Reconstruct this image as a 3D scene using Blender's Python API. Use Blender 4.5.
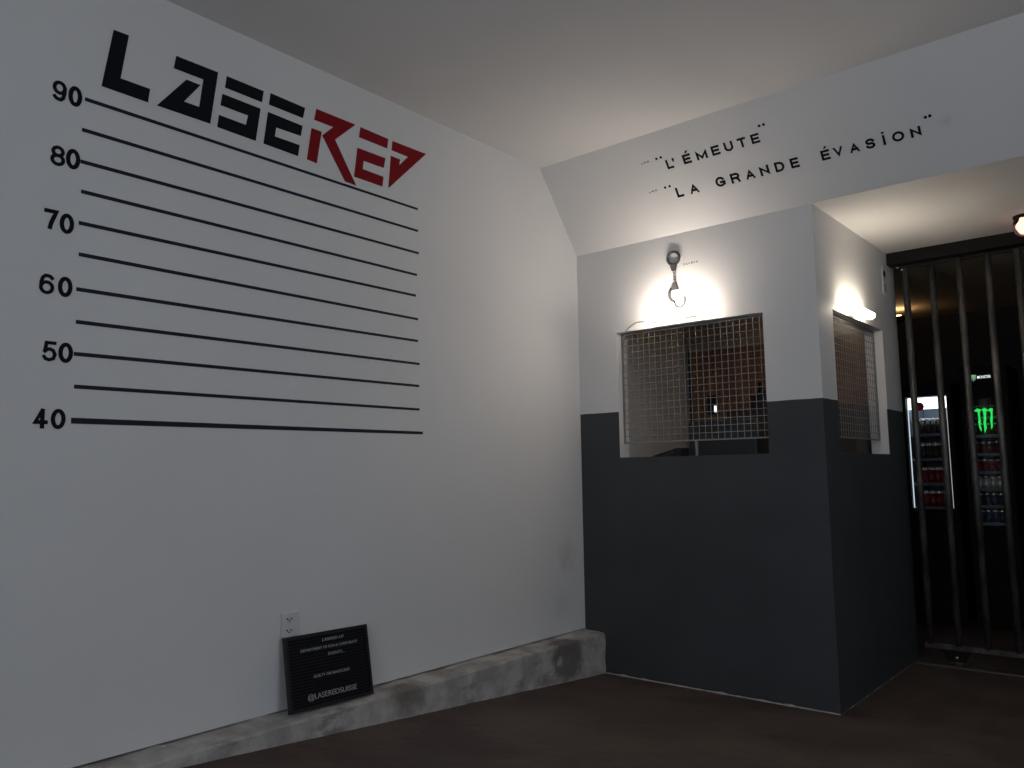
import bpy, bmesh, math, random
from mathutils import Vector, Matrix, noise

for o in list(bpy.data.objects):
    bpy.data.objects.remove(o)
random.seed(7)
scene = bpy.context.scene
COL = scene.collection
V = Vector

# ------------------------------------------------------------------ camera
FPX, YAW, PITCH, ROLL = 800.33, 0.7006, 0.1097, -0.0140
CAM = V((2.7337, -3.8639, 1.125))
fw = V((-math.sin(YAW) * math.cos(PITCH), math.cos(YAW) * math.cos(PITCH), math.sin(PITCH)))
_r = V((math.cos(YAW), math.sin(YAW), 0)); _u = _r.cross(fw)
rt = _r * math.cos(ROLL) + _u * math.sin(ROLL)
up = -_r * math.sin(ROLL) + _u * math.cos(ROLL)
cd = bpy.data.cameras.new('camera'); cam = bpy.data.objects.new('camera', cd); COL.objects.link(cam)
cd.sensor_width = 36; cd.lens = FPX / 1024 * 36; cd.clip_start = 0.05
cam.matrix_world = Matrix(((rt.x, up.x, -fw.x, CAM.x), (rt.y, up.y, -fw.y, CAM.y), (rt.z, up.z, -fw.z, CAM.z), (0, 0, 0, 1)))
scene.camera = cam

def ray(x, y): return fw * FPX + rt * (x - 512) + up * (384 - y)
def on(x, y, ax, v):
    """point on the plane axis=v seen through photo pixel (x, y)"""
    d = ray(x, y); return CAM + d * ((v - CAM[ax]) / d[ax])

# ------------------------------------------------------------------ world, exposure, daylight
w = bpy.data.worlds.new('world'); scene.world = w; w.use_nodes = True
w.node_tree.nodes['Background'].inputs[0].default_value = (0.45, 0.62, 0.85, 1)
w.node_tree.nodes['Background'].inputs[1].default_value = 1.0
scene.view_settings.view_transform = 'Standard'; scene.view_settings.look = 'None'
scene.view_settings.exposure = 0.1; scene.view_settings.gamma = 1.0
scene.view_settings.use_curve_mapping = False

# plan of the place (metres)
W, D, ZS, ZC, YC, ZG = 1.4136, 1.2455, 2.4137, 2.8624, -0.3469, 1.4572
WX0, WX1, WZ0, WZ1 = 0.265, 1.1377, 1.1987, 1.9119
SY0, SY1, SZ0, SZ1 = 0.2117, 1.065, 1.1973, 1.9192
ZB, BD = 0.2244, 0.134
XR, YB, YF, T, YBB = 4.4, -6.0, 3.7, 0.10, 1.30      # right wall, wall behind the camera, far wall, wall thickness, booth back

def area(name, loc, rot, sx, sy, energy, color):
    l = bpy.data.lights.new(name, 'AREA'); l.shape = 'RECTANGLE'; l.size = sx; l.size_y = sy
    l.energy = energy; l.color = color
    o = bpy.data.objects.new(name, l); o.location = loc; o.rotation_euler = rot; COL.objects.link(o); return o
# dusk daylight through the window behind the camera, plus an added side window
DAYX0, DAYX1, DAYZ0, DAYZ1 = 1.9, 3.9, 1.2, 2.35
D2Y0, D2Y1, DAYCOL = -3.1, -1.6, (.85, .905, 1.0)
area('daylight', ((DAYX0 + DAYX1) / 2, YB - 0.08, (DAYZ0 + DAYZ1) / 2), (math.radians(90), 0, 0), DAYX1 - DAYX0, DAYZ1 - DAYZ0, 22, DAYCOL)
area('added_side_light', (XR + .08, (D2Y0 + D2Y1) / 2, (DAYZ0 + DAYZ1) / 2), (0, math.radians(90), 0), DAYZ1 - DAYZ0, D2Y1 - D2Y0, 17, DAYCOL)  # added side light to brighten the middle of the left wall

# ------------------------------------------------------------------ materials
MATS = {}
class NT:
    def __init__(s, name):
        s.m = bpy.data.materials.new(name); s.m.use_nodes = True; s.t = s.m.node_tree
        s.b = s.t.nodes['Principled BSDF']; MATS[name] = s.m
    def n(s, typ, **kw):
        n = s.t.nodes.new(typ)
        for k, v in kw.items(): setattr(n, k, v)
        return n
    def l(s, a, b): s.t.links.new(a, b)
    def mix(s, fac, a, b):
        n = s.n('ShaderNodeMix', data_type='RGBA')
        for sock, v in ((n.inputs[0], fac), (n.inputs[6], a), (n.inputs[7], b)):
            if hasattr(v, 'links') or hasattr(v, 'is_output'): s.l(v, sock)
            else: sock.default_value = v if not isinstance(v, tuple) or len(v) == 4 else (*v, 1)
        return n.outputs[2]
    def math(s, op, a, b=None, clamp=False):
        n = s.n('ShaderNodeMath', operation=op, use_clamp=clamp)
        for i, v in enumerate((a, b)):
            if v is None: continue
            if hasattr(v, 'is_output'): s.l(v, n.inputs[i])
            else: n.inputs[i].default_value = v
        return n.outputs[0]
    def pos(s): return s.n('ShaderNodeNewGeometry').outputs['Position']
    def noise(s, scale, detail=4, rough=.55, stretch=None):
        n = s.n('ShaderNodeTexNoise'); n.inputs['Scale'].default_value = scale
        n.inputs['Detail'].default_value = detail; n.inputs['Roughness'].default_value = rough
        v = s.pos()
        if stretch:
            mp = s.n('ShaderNodeMapping'); mp.inputs['Scale'].default_value = stretch; s.l(v, mp.inputs[0]); v = mp.outputs[0]
        s.l(v, n.inputs['Vector']); return n.outputs[0]
    def ramp(s, fac, a, b):
        n = s.n('ShaderNodeMapRange', interpolation_type='SMOOTHSTEP'); s.l(fac, n.inputs[0])
        n.inputs[1].default_value = a; n.inputs[2].default_value = b; return n.outputs[0]
    def spot(s, c, r0, r1, wob=0.04):
        """soft mask around point c, radii r0..r1, edge broken up by noise"""
        d = s.n('ShaderNodeVectorMath', operation='DISTANCE'); s.l(s.pos(), d.inputs[0]); d.inputs[1].default_value = c
        x = s.math('ADD', d.outputs['Value'], s.math('MULTIPLY', s.math('SUBTRACT', s.noise(18, 4), .5), wob * 4))
        return s.math('SUBTRACT', 1.0, s.ramp(x, r0, r1), clamp=True)
    def bump(s, h, strength, dist=.01):
        n = s.n('ShaderNodeBump'); n.inputs['Strength'].default_value = strength; n.inputs['Distance'].default_value = dist
        s.l(h, n.inputs['Height']); s.l(n.outputs[0], s.b.inputs['Normal'])
    def fin(s, color, rough=.6, metal=0.0, spec=.5):
        if hasattr(color, 'is_output'): s.l(color, s.b.inputs['Base Color'])
        else: s.b.inputs['Base Color'].default_value = (*color, 1)
        if hasattr(rough, 'is_output'): s.l(rough, s.b.inputs['Roughness'])
        else: s.b.inputs['Roughness'].default_value = rough
        s.b.inputs['Metallic'].default_value = metal; s.b.inputs['Specular IOR Level'].default_value = spec
        return s.m

def simple(name, color, rough=.6, metal=0.0, var=.12, scale=30, spec=.5):
    n = NT(name); k = n.noise(scale)
    c = n.mix(k, tuple(x * (1 - var) for x in color), tuple(min(1, x * (1 + var)) for x in color))
    return n.fin(c, rough, metal, spec)
def emit(name, color, strength, base=(.8, .8, .8)):
    n = NT(name); n.fin(base, .4); n.b.inputs['Emission Color'].default_value = (*color, 1)
    n.b.inputs['Emission Strength'].default_value = strength; return n.m

WHITE = (.74, .735, .72)
def white_plaster(name, spots=()):
    n = NT(name); c = n.mix(n.ramp(n.noise(1.3, 3), .3, .7), tuple(x * .965 for x in WHITE), WHITE)
    for (p, r0, r1, amt) in spots:
        c = n.mix(n.math('MULTIPLY', n.spot(p, r0, r1), amt), c, (.30, .29, .27))
    n.bump(n.noise(60, 5, .6), .12, .004)
    return n.fin(c, .75, spec=.25)
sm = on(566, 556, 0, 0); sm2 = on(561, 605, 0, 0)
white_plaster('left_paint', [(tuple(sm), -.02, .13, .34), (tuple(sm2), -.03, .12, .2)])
white_plaster('white_paint')
def slope_on(x, y, off=0.0):
    """pixel -> point on the sloping ceiling panel"""
    nrm = V((0, -(ZC - ZS), YC)).normalized()
    if nrm.y > 0: nrm = -nrm
    p0 = V((0, 0, ZS)) + nrm * off; d = ray(x, y)
    return CAM + d * ((p0 - CAM).dot(nrm) / d.dot(nrm))
white_plaster('slope_paint', [(tuple(slope_on(946, 121)), -.03, .04, .3)])
white_plaster('ceiling_paint')
def two_tone(name, axis, val):
    n = NT(name); s = n.n('ShaderNodeSeparateXYZ'); n.l(n.pos(), s.inputs[0])
    zz = n.math('ADD', s.outputs[2], n.math('MULTIPLY', n.math('SUBTRACT', n.noise(9, 2), .5), .006))
    low = n.math('LESS_THAN', zz, ZG)
    face = n.math('MAXIMUM', n.math('LESS_THAN', s.outputs[1], val), n.math('GREATER_THAN', s.outputs[0], W - .004)) if axis == 1 else n.math('GREATER_THAN', s.outputs[0], val)
    sillf = n.n('ShaderNodeNewGeometry'); sn = n.n('ShaderNodeSeparateXYZ'); n.l(sillf.outputs['Normal'], sn.inputs[0])
    face = n.math('MAXIMUM', face, n.math('GREATER_THAN', sn.outputs[2], .5))
    g = n.mix(n.ramp(n.noise(2.5, 4), .3, .7), (.050, .055, .059), (.060, .066, .071))
    c = n.mix(n.math('MULTIPLY', low, face), n.mix(n.noise(1.3, 3), tuple(x * .96 for x in WHITE), WHITE), g)
    n.bump(n.noise(60, 5, .6), .12, .004)
    return n.fin(c, .6, spec=.3)
two_tone('booth_front_paint', 1, .004); two_tone('booth_side_paint', 0, W - .004)
n = NT('floor_concrete')
c = n.mix(n.ramp(n.noise(2.2, 6, .65), .35, .68), (.060, .040, .034), (.105, .074, .060))
c = n.mix(n.ramp(n.noise(9, 5, .7), .55, .75), c, (.045, .028, .025))
n.bump(n.noise(25, 6, .65), .4, .01); n.fin(c, .62, spec=.3)
n = NT('ledge_concrete')
e = on(575, 655, 0, BD)
base = n.mix(n.ramp(n.noise(7, 5, .65), .35, .65), (.35, .328, .305), (.53, .505, .475))
base = n.mix(n.math('MULTIPLY', n.ramp(n.noise(5, 6, .7, (1, 1, 2.2)), .52, .68), .7), base, (.19, .16, .135))
base = n.mix(n.math('MULTIPLY', n.spot(tuple(on(568, 656, 0, BD)), .09, .17, .02), .8), base, (.115, .10, .09))
base = n.mix(n.math('MULTIPLY', n.spot(tuple(on(560, 662, 0, BD)), .0, .035, .02), .7), base, (.55, .53, .50))
base = n.mix(n.math('MULTIPLY', n.spot(tuple(on(410, 692, 0, BD)), .03, .14), .7), base, (.13, .10, .08))
n.bump(n.noise(30, 6, .7), .5, .01); n.fin(base, .85, spec=.2)
simple('caulk', (.36, .34, .30), .85, 0, .4, 40)
simple('black_vinyl', (.008, .009, .012), .75, 0, .2, 30, .12)
simple('red_vinyl', (.23, .009, .014), .75, 0, .1, 30, .12)
simple('dark_tape', (.014, .017, .030), .6, 0, .3, 14, .2)
simple('caption_ink', (.07, .07, .07), .7)
simple('faint_ink', (.26, .26, .25), .7)
simple('black_felt', (.012, .012, .014), .95, 0, .3, 200, .1)
simple('board_frame', (.010, .010, .012), .5)
simple('white_plastic', (.66, .655, .64), .5)
simple('plastic_letter', (.42, .42, .42), .4)
simple('dark_hole', (.02, .02, .02), .8)
simple('galvanised', (.30, .29, .27), .55, .5, .25, 120)
n = NT('gate_steel'); k = n.noise(14, 5, .7, (1, 1, .35))
n.fin(n.mix(n.ramp(k, .35, .7), (.065, .062, .060), (.17, .165, .155)), .5, .6)
simple('header_black', (.008, .0075, .007), .6, 0, .2, 30, .2)
simple('rail_steel', (.30, .28, .26), .35, .9)
simple('chrome', (.7, .7, .7), .15, 1.0)
simple('cuff_steel', (.065, .065, .065), .65, 0, .1, 30, .25)
simple('fridge_black', (.006, .006, .0065), .6, 0, .1, 30, .15)
simple('fridge_liner', (.16, .20, .25), .5)
simple('fridge_liner_dark', (.02, .022, .026), .5)
simple('shelf_steel', (.13, .165, .20), .4, .2)
n = NT('wood_door'); wv = n.noise(6, 5, .6, (9, 9, .6))
n.fin(n.mix(n.ramp(wv, .3, .7), (.16, .078, .040), (.25, .125, .062)), .4)
simple('booth_inner', (.34, .28, .24), .8)
simple('jamb_black', (.012, .011, .011), .6)
simple('counter_dark', (.05, .04, .035), .5)
simple('monitor_grey', (.035, .042, .05), .4)
simple('black_plastic', (.010, .010, .012), .35)
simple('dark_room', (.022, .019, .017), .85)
simple('room_ceiling', (.38, .31, .24), .8)
simple('lamp_housing', (.55, .55, .54), .4)
simple('cable_grey', (.34, .34, .33), .5)
simple('can_red', (.20, .010, .015), .3, .2)
simple('can_black', (.03, .026, .025), .3, .3)
simple('can_silver', (.62, .62, .62), .3, .6)
simple('can_blue', (.03, .06, .12), .3, .4)
simple('can_dark_red', (.12, .02, .024), .3, .3)
simple('can_lid', (.75, .75, .74), .25, .9)
simple('emblem_red', (.45, .02, .02), .4)
simple('window_frame_white', (.7, .7, .68), .5)
n = NT('pane_glass'); tb = n.n('ShaderNodeBsdfTransparent'); gl = n.n('ShaderNodeBsdfGlossy'); gl.inputs['Roughness'].default_value = .03
mx = n.n('ShaderNodeMixShader'); mx.inputs[0].default_value = .05; n.l(tb.outputs[0], mx.inputs[1]); n.l(gl.outputs[0], mx.inputs[2])
n.l(mx.outputs[0], n.t.nodes['Material Output'].inputs[0])
n = NT('opal_diffuser'); tl = n.n('ShaderNodeBsdfTranslucent'); df = n.n('ShaderNodeBsdfDiffuse'); tl.inputs[0].default_value = (.8, .8, .78, 1); df.inputs[0].default_value = (.8, .8, .78, 1)
mx = n.n('ShaderNodeMixShader'); mx.inputs[0].default_value = .5; n.l(tl.outputs[0], mx.inputs[1]); n.l(df.outputs[0], mx.inputs[2]); n.l(mx.outputs[0], n.t.nodes['Material Output'].inputs[0])
n = NT('jar_glass'); n.fin((.95, .75, .68), .08); n.b.inputs['Transmission Weight'].default_value = 1.0; n.b.inputs['IOR'].default_value = 1.2
emit('tube_glow', (1.0, .87, .76), 82)
emit('tube_glow_side', (1.0, .87, .71), 39)
emit('pink_glow', (1.0, .52, .42), 2.0)
emit('amber_glow', (1.0, .60, .26), 26)
emit('booth_glow', (1.0, .66, .40), 8)
emit('panel_white', (.85, .95, 1.0), 2.2)
emit('strip_white', (.75, .92, 1.0), .8)
emit('jamb_reflection_glow', (1.0, .9, .88), .45)
emit('sign_green', (.02, .85, .12), .75, (.02, .3, .05))
emit('sign_white', (.85, 1.0, .9), .75)
emit('sign_palegreen', (.35, .8, .45), .35)
emit('screen_white', (.8, .9, 1.0), 1.6)
emit('dim_cool_light', (.8, .88, 1.0), 1.9)
emit('dim_cool_light_low', (1.0, .85, .82), .8)
M = MATS

# ------------------------------------------------------------------ mesh helpers
class MB:
    def __init__(s): s.bm = bmesh.new()
    def box(s, a, b):
        a, b = V(a), V(b); v = [s.bm.verts.new((x, y, z)) for x in (a.x, b.x) for y in (a.y, b.y) for z in (a.z, b.z)]
        for f in ((0, 1, 3, 2), (4, 6, 7, 5), (0, 4, 5, 1), (2, 3, 7, 6), (0, 2, 6, 4), (1, 5, 7, 3)):
            s.bm.faces.new([v[i] for i in f])
        return s
    def prism(s, pts, d):
        """closed outline pts extruded along vector d"""
        d = V(d); a = [s.bm.verts.new(V(p)) for p in pts]; b = [s.bm.verts.new(V(p) + d) for p in pts]
        nn = len(a); s.bm.faces.new(a[::-1]); s.bm.faces.new(b)
        for i in range(nn): s.bm.faces.new((a[i], a[(i + 1) % nn], b[(i + 1) % nn], b[i]))
        return s
    def tube(s, path, r, seg=10, cap=True):
        path = [V(p) for p in path]; rings = []
        rr = r if isinstance(r, (list, tuple)) else [r] * len(path)
        ref = None
        for i, p in enumerate(path):
            t = (path[min(i + 1, len(path) - 1)] - path[max(i - 1, 0)]).normalized()
            if ref is None:
                ref = t.orthogonal().normalized()
            ref = (ref - t * ref.dot(t)).normalized(); q = t.cross(ref)
            rings.append([s.bm.verts.new(p + (ref * math.cos(k * 2 * math.pi / seg) + q * math.sin(k * 2 * math.pi / seg)) * rr[i]) for k in range(seg)])
        for a, b in zip(rings, rings[1:]):
            for k in range(seg): s.bm.faces.new((a[k], a[(k + 1) % seg], b[(k + 1) % seg], b[k]))
        if cap: s.bm.faces.new(rings[0][::-1]); s.bm.faces.new(rings[-1])
        return s
    def lathe(s, prof, c, axis=(0, 0, 1), seg=20):
        """prof: (radius, height) list along axis from c"""
        axis = V(axis).normalized(); e1 = axis.orthogonal().normalized(); e2 = axis.cross(e1); c = V(c); rings = []
        for r, hh in prof:
            r = max(r, 1e-4)
            rings.append([s.bm.verts.new(c + axis * hh + (e1 * math.cos(2 * math.pi * k / seg) + e2 * math.sin(2 * math.pi * k / seg)) * r) for k in range(seg)])
        for a, b in zip(rings, rings[1:]):
            for k in range(seg): s.bm.faces.new((a[k], a[(k + 1) % seg], b[(k + 1) % seg], b[k]))
        s.bm.faces.new(rings[0][::-1]); s.bm.faces.new(rings[-1]); return s
    def wall(s, a0, a1, z0, z1, hole, place, d):
        """slab in (a, z) with one rectangular hole; place(a, z) -> point, d thickness vector"""
        h0, h1, k0, k1 = hole; A = (a0, h0, h1, a1); Z = (z0, k0, k1, z1); d = V(d)
        f = {(i, j): s.bm.verts.new(place(A[i], Z[j])) for i in range(4) for j in range(4)}
        b = {(i, j): s.bm.verts.new(V(place(A[i], Z[j])) + d) for i in range(4) for j in range(4)}
        for i in range(3):
            for j in range(3):
                if (i, j) == (1, 1): continue
                q = ((i, j), (i + 1, j), (i + 1, j + 1), (i, j + 1))
                s.bm.faces.new([f[x] for x in q]); s.bm.faces.new([b[x] for x in q][::-1])
        loops = [[(0, 0), (1, 0), (2, 0), (3, 0), (3, 1), (3, 2), (3, 3), (2, 3), (1, 3), (0, 3), (0, 2), (0, 1)], [(1, 1), (1, 2), (2, 2), (2, 1)]]
        for lp in loops:
            for x, y in zip(lp, lp[1:] + lp[:1]): s.bm.faces.new((f[x], f[y], b[y], b[x]))
        return s
    def obj(s, name, mat, parent=None, smooth=False, bevel=0):
        bmesh.ops.recalc_face_normals(s.bm, faces=s.bm.faces)
        if bevel: bmesh.ops.bevel(s.bm, geom=s.bm.edges[:], offset=bevel, segments=2, affect='EDGES', profile=.6)
        me = bpy.data.meshes.new(name); s.bm.to_mesh(me); s.bm.free()
        if smooth:
            for p in me.polygons: p.use_smooth = True
        me.materials.append(M[mat] if isinstance(mat, str) else mat)
        o = bpy.data.objects.new(name, me); COL.objects.link(o)
        if parent: attach(o, parent)
        return o

def attach(o, parent):
    o.parent = parent
    # a part is modelled in world coordinates; a sub-part's parent already sits at the world origin
    if parent.type == 'EMPTY': o.matrix_parent_inverse = Matrix.Translation(-parent.location)
def thing(name, label, cat, loc, group=None):
    o = bpy.data.objects.new(name, None); o.empty_display_size = .05; o.location = loc; COL.objects.link(o)
    return tag(o, label, cat, group)
def tag(o, label, cat, group=None, kind=None):
    o['label'] = label; o['category'] = cat
    if group: o['group'] = group
    if kind: o['kind'] = kind
    return o
def struct(o, label, cat):
    o['kind'] = 'structure'; o['label'] = label; o['category'] = cat; return o
def clone(src, offset, parent):
    """copy of a part that shares its mesh, moved by offset inside the same thing"""
    c = src.copy(); COL.objects.link(c); c.parent = parent; c.matrix_parent_inverse = src.matrix_parent_inverse.copy(); c.location = V(offset); return c

def glyph_mesh(ch, bold=0.0, depth=.1):
    cu = bpy.data.curves.new('glyph', 'FONT'); cu.body = ch; cu.size = 1; cu.offset = bold; cu.extrude = depth / 2; cu.resolution_u = 6
    o = bpy.data.objects.new('glyph', cu); COL.objects.link(o); bpy.context.view_layer.update()
    me = bpy.data.meshes.new_from_object(o.evaluated_get(bpy.context.evaluated_depsgraph_get()))
    bpy.data.objects.remove(o); bpy.data.curves.remove(cu); return me
def place_text(name, ch, mat, origin, ex, ey, ez, height, width=None, bold=0.0, thick=.002, parent=None, center=True, extra=None):
    """text whose ink box is height tall and (optionally) width wide, its bottom centre at origin; ex, ey, ez unit axes"""
    me = glyph_mesh(ch, bold, 1.0)
    xs = [v.co.x for v in me.vertices]; ys = [v.co.y for v in me.vertices]
    x0, x1, y0, y1 = min(xs), max(xs), min(ys), max(ys)
    sy = height / (y1 - y0); sx = width / (x1 - x0) if width else sy
    for v in me.vertices:
        p = v.co.copy(); v.co = V(origin) + ex * ((p.x - (x0 + x1) / 2 if center else p.x - x0) * sx) + ey * ((p.y - y0) * sy) + ez * ((p.z + .5) * thick)
    if extra:                                                  # accents and dots: quads in glyph units (0..1 of box)
        bm = bmesh.new(); bm.from_mesh(me); w_ = (x1 - x0) * sx
        for quad in extra:
            a = [bm.verts.new(V(origin) + ex * ((qx - .5) * w_) + ey * (qy * height)) for qx, qy in quad]
            b = [bm.verts.new(v.co + ez * thick) for v in a]; k = len(a)
            bm.faces.new(a[::-1]); bm.faces.new(b)
            for i in range(k): bm.faces.new((a[i], a[(i + 1) % k], b[(i + 1) % k], b[i]))
        bm.to_mesh(me); bm.free()
    me.name = name; me.materials.clear(); me.materials.append(M[mat])
    o = bpy.data.objects.new(name, me); COL.objects.link(o)
    if parent: attach(o, parent)
    return o

# a plain bold grotesque drawn as strokes: centre lines in a unit box
def _arc(cx, cy, rx, ry, a0, a1, k=14):
    return [(cx + rx * math.cos(math.radians(a0 + (a1 - a0) * i / k)), cy + ry * math.sin(math.radians(a0 + (a1 - a0) * i / k))) for i in range(k + 1)]
_nine = [_arc(.5, .69, .5, .31, 0, 360, 24), [(1, .70), (.99, .42), (.87, .13), (.64, .0), (.44, 0), (.22, .03), (.07, .12)]]
GLYPHS = {
    'E': [[(1, 1), (0, 1), (0, 0), (1, 0)], [(0, .51), (.9, .51)]], 'L': [[(0, 1), (0, 0), (1, 0)]], 'T': [[(0, 1), (1, 1)], [(.5, 1), (.5, 0)]],
    'U': [[(0, 1), (0, .36)] + _arc(.5, .36, .5, .36, 180, 360) + [(1, 1)]], 'M': [[(0, 0), (0, 1), (.5, .04), (1, 1), (1, 0)]],
    'A': [[(0, 0), (.5, 1), (1, 0)], [(.2, .30), (.8, .30)]], 'V': [[(0, 1), (.5, 0), (1, 1)]], 'N': [[(0, 0), (0, 1), (1, 0), (1, 1)]],
    'G': [_arc(.5, .5, .5, .5, 38, 318, 24) + [(.97, .16), (1, .44), (.56, .44)]], 'I': [[(.5, 0), (.5, 1)]],
    'R': [[(0, 0), (0, 1), (.62, 1)] + _arc(.64, .745, .36, .255, 88, -90, 10) + [(0, .49)], [(.5, .49), (.85, .35), (.97, 0)]],
    'D': [[(0, .5), (0, 1), (.42, 1)] + _arc(.42, .5, .58, .5, 85, -90, 14) + [(0, 0), (0, .5)]],
    'S': [_arc(.5, .745, .46, .255, 15, 260, 14) + _arc(.5, .255, .5, .255, 85, -165, 14)],
    'O': [_arc(.5, .5, .5, .5, 0, 360, 28)], '0': [_arc(.5, .5, .5, .5, 0, 360, 28)],
    '9': _nine, '6': [[(1 - u, 1 - v) for u, v in pl] for pl in _nine],
    '8': [_arc(.5, .755, .44, .245, 0, 360, 20), _arc(.5, .265, .5, .265, 0, 360, 22)],
    '7': [[(0, 1), (1, 1), (.72, .66), (.50, .30), (.40, 0)]],
    '5': [[(.92, 1), (.2, 1), (.10, .53)], [(.10, .50), (.27, .60), (.52, .64), (.82, .56), (1, .33), (.86, .09), (.5, 0), (.18, .05), (.02, .17)]],
    '4': [[(.70, 0), (.70, .96)], [(.66, 1), (.0, .27), (1, .27)]]}
def draw_glyph(name, ch, mat, origin, ex, ey, ez, height, width, stroke, thick, parent, extra=None):
    bm = bmesh.new(); hw_ = stroke / 2; lim = lambda v, a, b: max(a, min(b, v))
    def quad(pts, th=None):
        th = th or thick
        a = [bm.verts.new(V(origin) + ex * (x - width / 2) + ey * y) for x, y in pts]
        b = [bm.verts.new(v.co + ez * th) for v in a]; k = len(a)
        bm.faces.new(a[::-1]); bm.faces.new(b)
        for i in range(k): bm.faces.new((a[i], a[(i + 1) % k], b[(i + 1) % k], b[i]))
    for li, pl in enumerate(GLYPHS[ch]):
        P = [V((hw_ + u * (width - stroke), hw_ + v * (height - stroke))) for u, v in pl]
        closed = (P[0] - P[-1]).length < 1e-6
        if closed: P = P[:-1]
        else:
            P[0] = P[0] + (P[0] - P[1]).normalized() * hw_; P[-1] = P[-1] + (P[-1] - P[-2]).normalized() * hw_
        nP = len(P); L_, R_ = [], []
        for i in range(nP):
            if closed: d0, d1 = (P[i] - P[i - 1]).normalized(), (P[(i + 1) % nP] - P[i]).normalized()
            else: d0 = (P[i] - P[i - 1]).normalized() if i else (P[1] - P[0]).normalized(); d1 = (P[i + 1] - P[i]).normalized() if i < nP - 1 else d0
            n0, n1 = V((-d0.y, d0.x)), V((-d1.y, d1.x)); m = n0 + n1
            m = m.normalized() * min(hw_ / max(.05, m.normalized().dot(n0)), stroke * 2.2) if m.length > 1e-4 else n0 * hw_
            for lst, q in ((L_, P[i] + m), (R_, P[i] - m)): lst.append((lim(q.x, 0, width), lim(q.y, 0, height)))
        for i in range(nP if closed else nP - 1):
            j = (i + 1) % nP; quad([R_[i], R_[j], L_[j], L_[i]], thick * (1 + .35 * li))
    for q in extra or (): quad([(x * width, y * height) for x, y in q])
    mb = MB(); mb.bm.free(); mb.bm = bm
    bmesh.ops.dissolve_degenerate(bm, dist=1e-6, edges=bm.edges)
    return mb.obj(name, mat, parent)

# ------------------------------------------------------------------ setting
RAMP = .073                                                     # the floor falls towards the booth
def floor_z(y): return min(.19, max(0.0, -y * RAMP))
fb = MB(); fb.prism([(-.2, YB - .15, -.1), (-.2, YB - .15, .19), (-.2, -.19 / RAMP, .19), (-.2, 0, 0), (-.2, YF + .1, 0), (-.2, YF + .1, -.1)], (XR + .35, 0, 0))
struct(fb.obj('floor', 'floor_concrete'), 'dark brown worn concrete floor falling towards the booth', 'floor')
struct(MB().box((-.12, YB, ZB + .0075), (0, 1.39, ZC)).box((-.12, YB, 0), (-.062, 1.39, ZB + .0075)).box((-.062, .001, 0), (0, 1.39, ZB + .0075)).obj('wall_left', 'left_paint'), 'white plaster wall carrying the height chart', 'wall')
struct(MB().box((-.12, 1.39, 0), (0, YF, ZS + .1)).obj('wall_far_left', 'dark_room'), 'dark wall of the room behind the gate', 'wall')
struct(MB().box((-.12, YB, ZC), (XR + .1, YC, ZC + .1)).obj('ceiling', 'ceiling_paint'), 'flat white ceiling', 'ceiling')
struct(MB().prism([(-.12, YC, ZC), (-.12, 0, ZS), (-.12, 0, ZS + .1), (-.12, YC, ZC + .1)], (XR + .22, 0, 0)).obj('ceiling_slope', 'slope_paint'), 'sloping white panel below the ceiling carrying black lettering', 'ceiling')
struct(MB().box((-.12, 0, ZS), (XR + .1, 1.34, ZS + .1)).obj('ceiling_recess', 'ceiling_paint'), 'low white ceiling of the gate recess', 'ceiling')
struct(MB().box((-.12, 1.34, ZS), (XR + .1, YF, ZS + .1)).obj('ceiling_far', 'room_ceiling'), 'brown ceiling of the room behind the gate', 'ceiling')
struct(MB().wall(YB, 1.34, 0, ZC, (D2Y0, D2Y1, DAYZ0, DAYZ1), lambda a, z: (XR, a, z), (.1, 0, 0)).obj('wall_right', 'white_paint'), 'white wall opposite the height chart', 'wall')
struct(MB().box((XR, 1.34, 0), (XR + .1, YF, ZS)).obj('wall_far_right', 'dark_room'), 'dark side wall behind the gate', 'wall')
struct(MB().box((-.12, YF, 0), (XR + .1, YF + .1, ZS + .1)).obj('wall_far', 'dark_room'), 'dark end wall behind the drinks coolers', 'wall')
struct(MB().wall(-.12, XR + .1, 0, ZC + .1, (DAYX0, DAYX1, DAYZ0, DAYZ1), lambda a, z: (a, YB, z), (0, -.12, 0)).obj('wall_back', 'white_paint'), 'white wall with the daylight window', 'wall')
wf = MB()
for x in (DAYX0, (DAYX0 + DAYX1) / 2 - .02, DAYX1 - .04): wf.box((x, YB - .05, DAYZ0), (x + .04, YB - .01, DAYZ1))
for z in (DAYZ0, DAYZ1 - .04): wf.box((DAYX0, YB - .05, z), (DAYX1, YB - .01, z + .04))
w1 = struct(wf.obj('window_1', 'window_frame_white'), 'white window frame', 'window')
MB().box((DAYX0 + .04, YB - .034, DAYZ0 + .04), (DAYX1 - .04, YB - .030, DAYZ1 - .04)).obj('pane', 'pane_glass', w1)
wf = MB()  # unseen side window, added to go with the extra side light
for y in (D2Y0, (D2Y0 + D2Y1) / 2 - .02, D2Y1 - .04): wf.box((XR + .01, y, DAYZ0), (XR + .05, y + .04, DAYZ1))
for z in (DAYZ0, DAYZ1 - .04): wf.box((XR + .01, D2Y0, z), (XR + .05, D2Y1, z + .04))
w2 = struct(wf.obj('window_added', 'window_frame_white'), 'added white window frame in the side wall', 'window')
MB().box((XR + .030, D2Y0 + .04, DAYZ0 + .04), (XR + .034, D2Y1 - .04, DAYZ1 - .04)).obj('pane', 'pane_glass', w2)
struct(MB().wall(0, W, 0, ZS, (WX0, WX1, WZ0, WZ1), lambda a, z: (a, 0, z), (0, T, 0)).obj('wall_booth_front', 'booth_front_paint'), 'white over dark grey booth wall with grilled window', 'wall')
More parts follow.
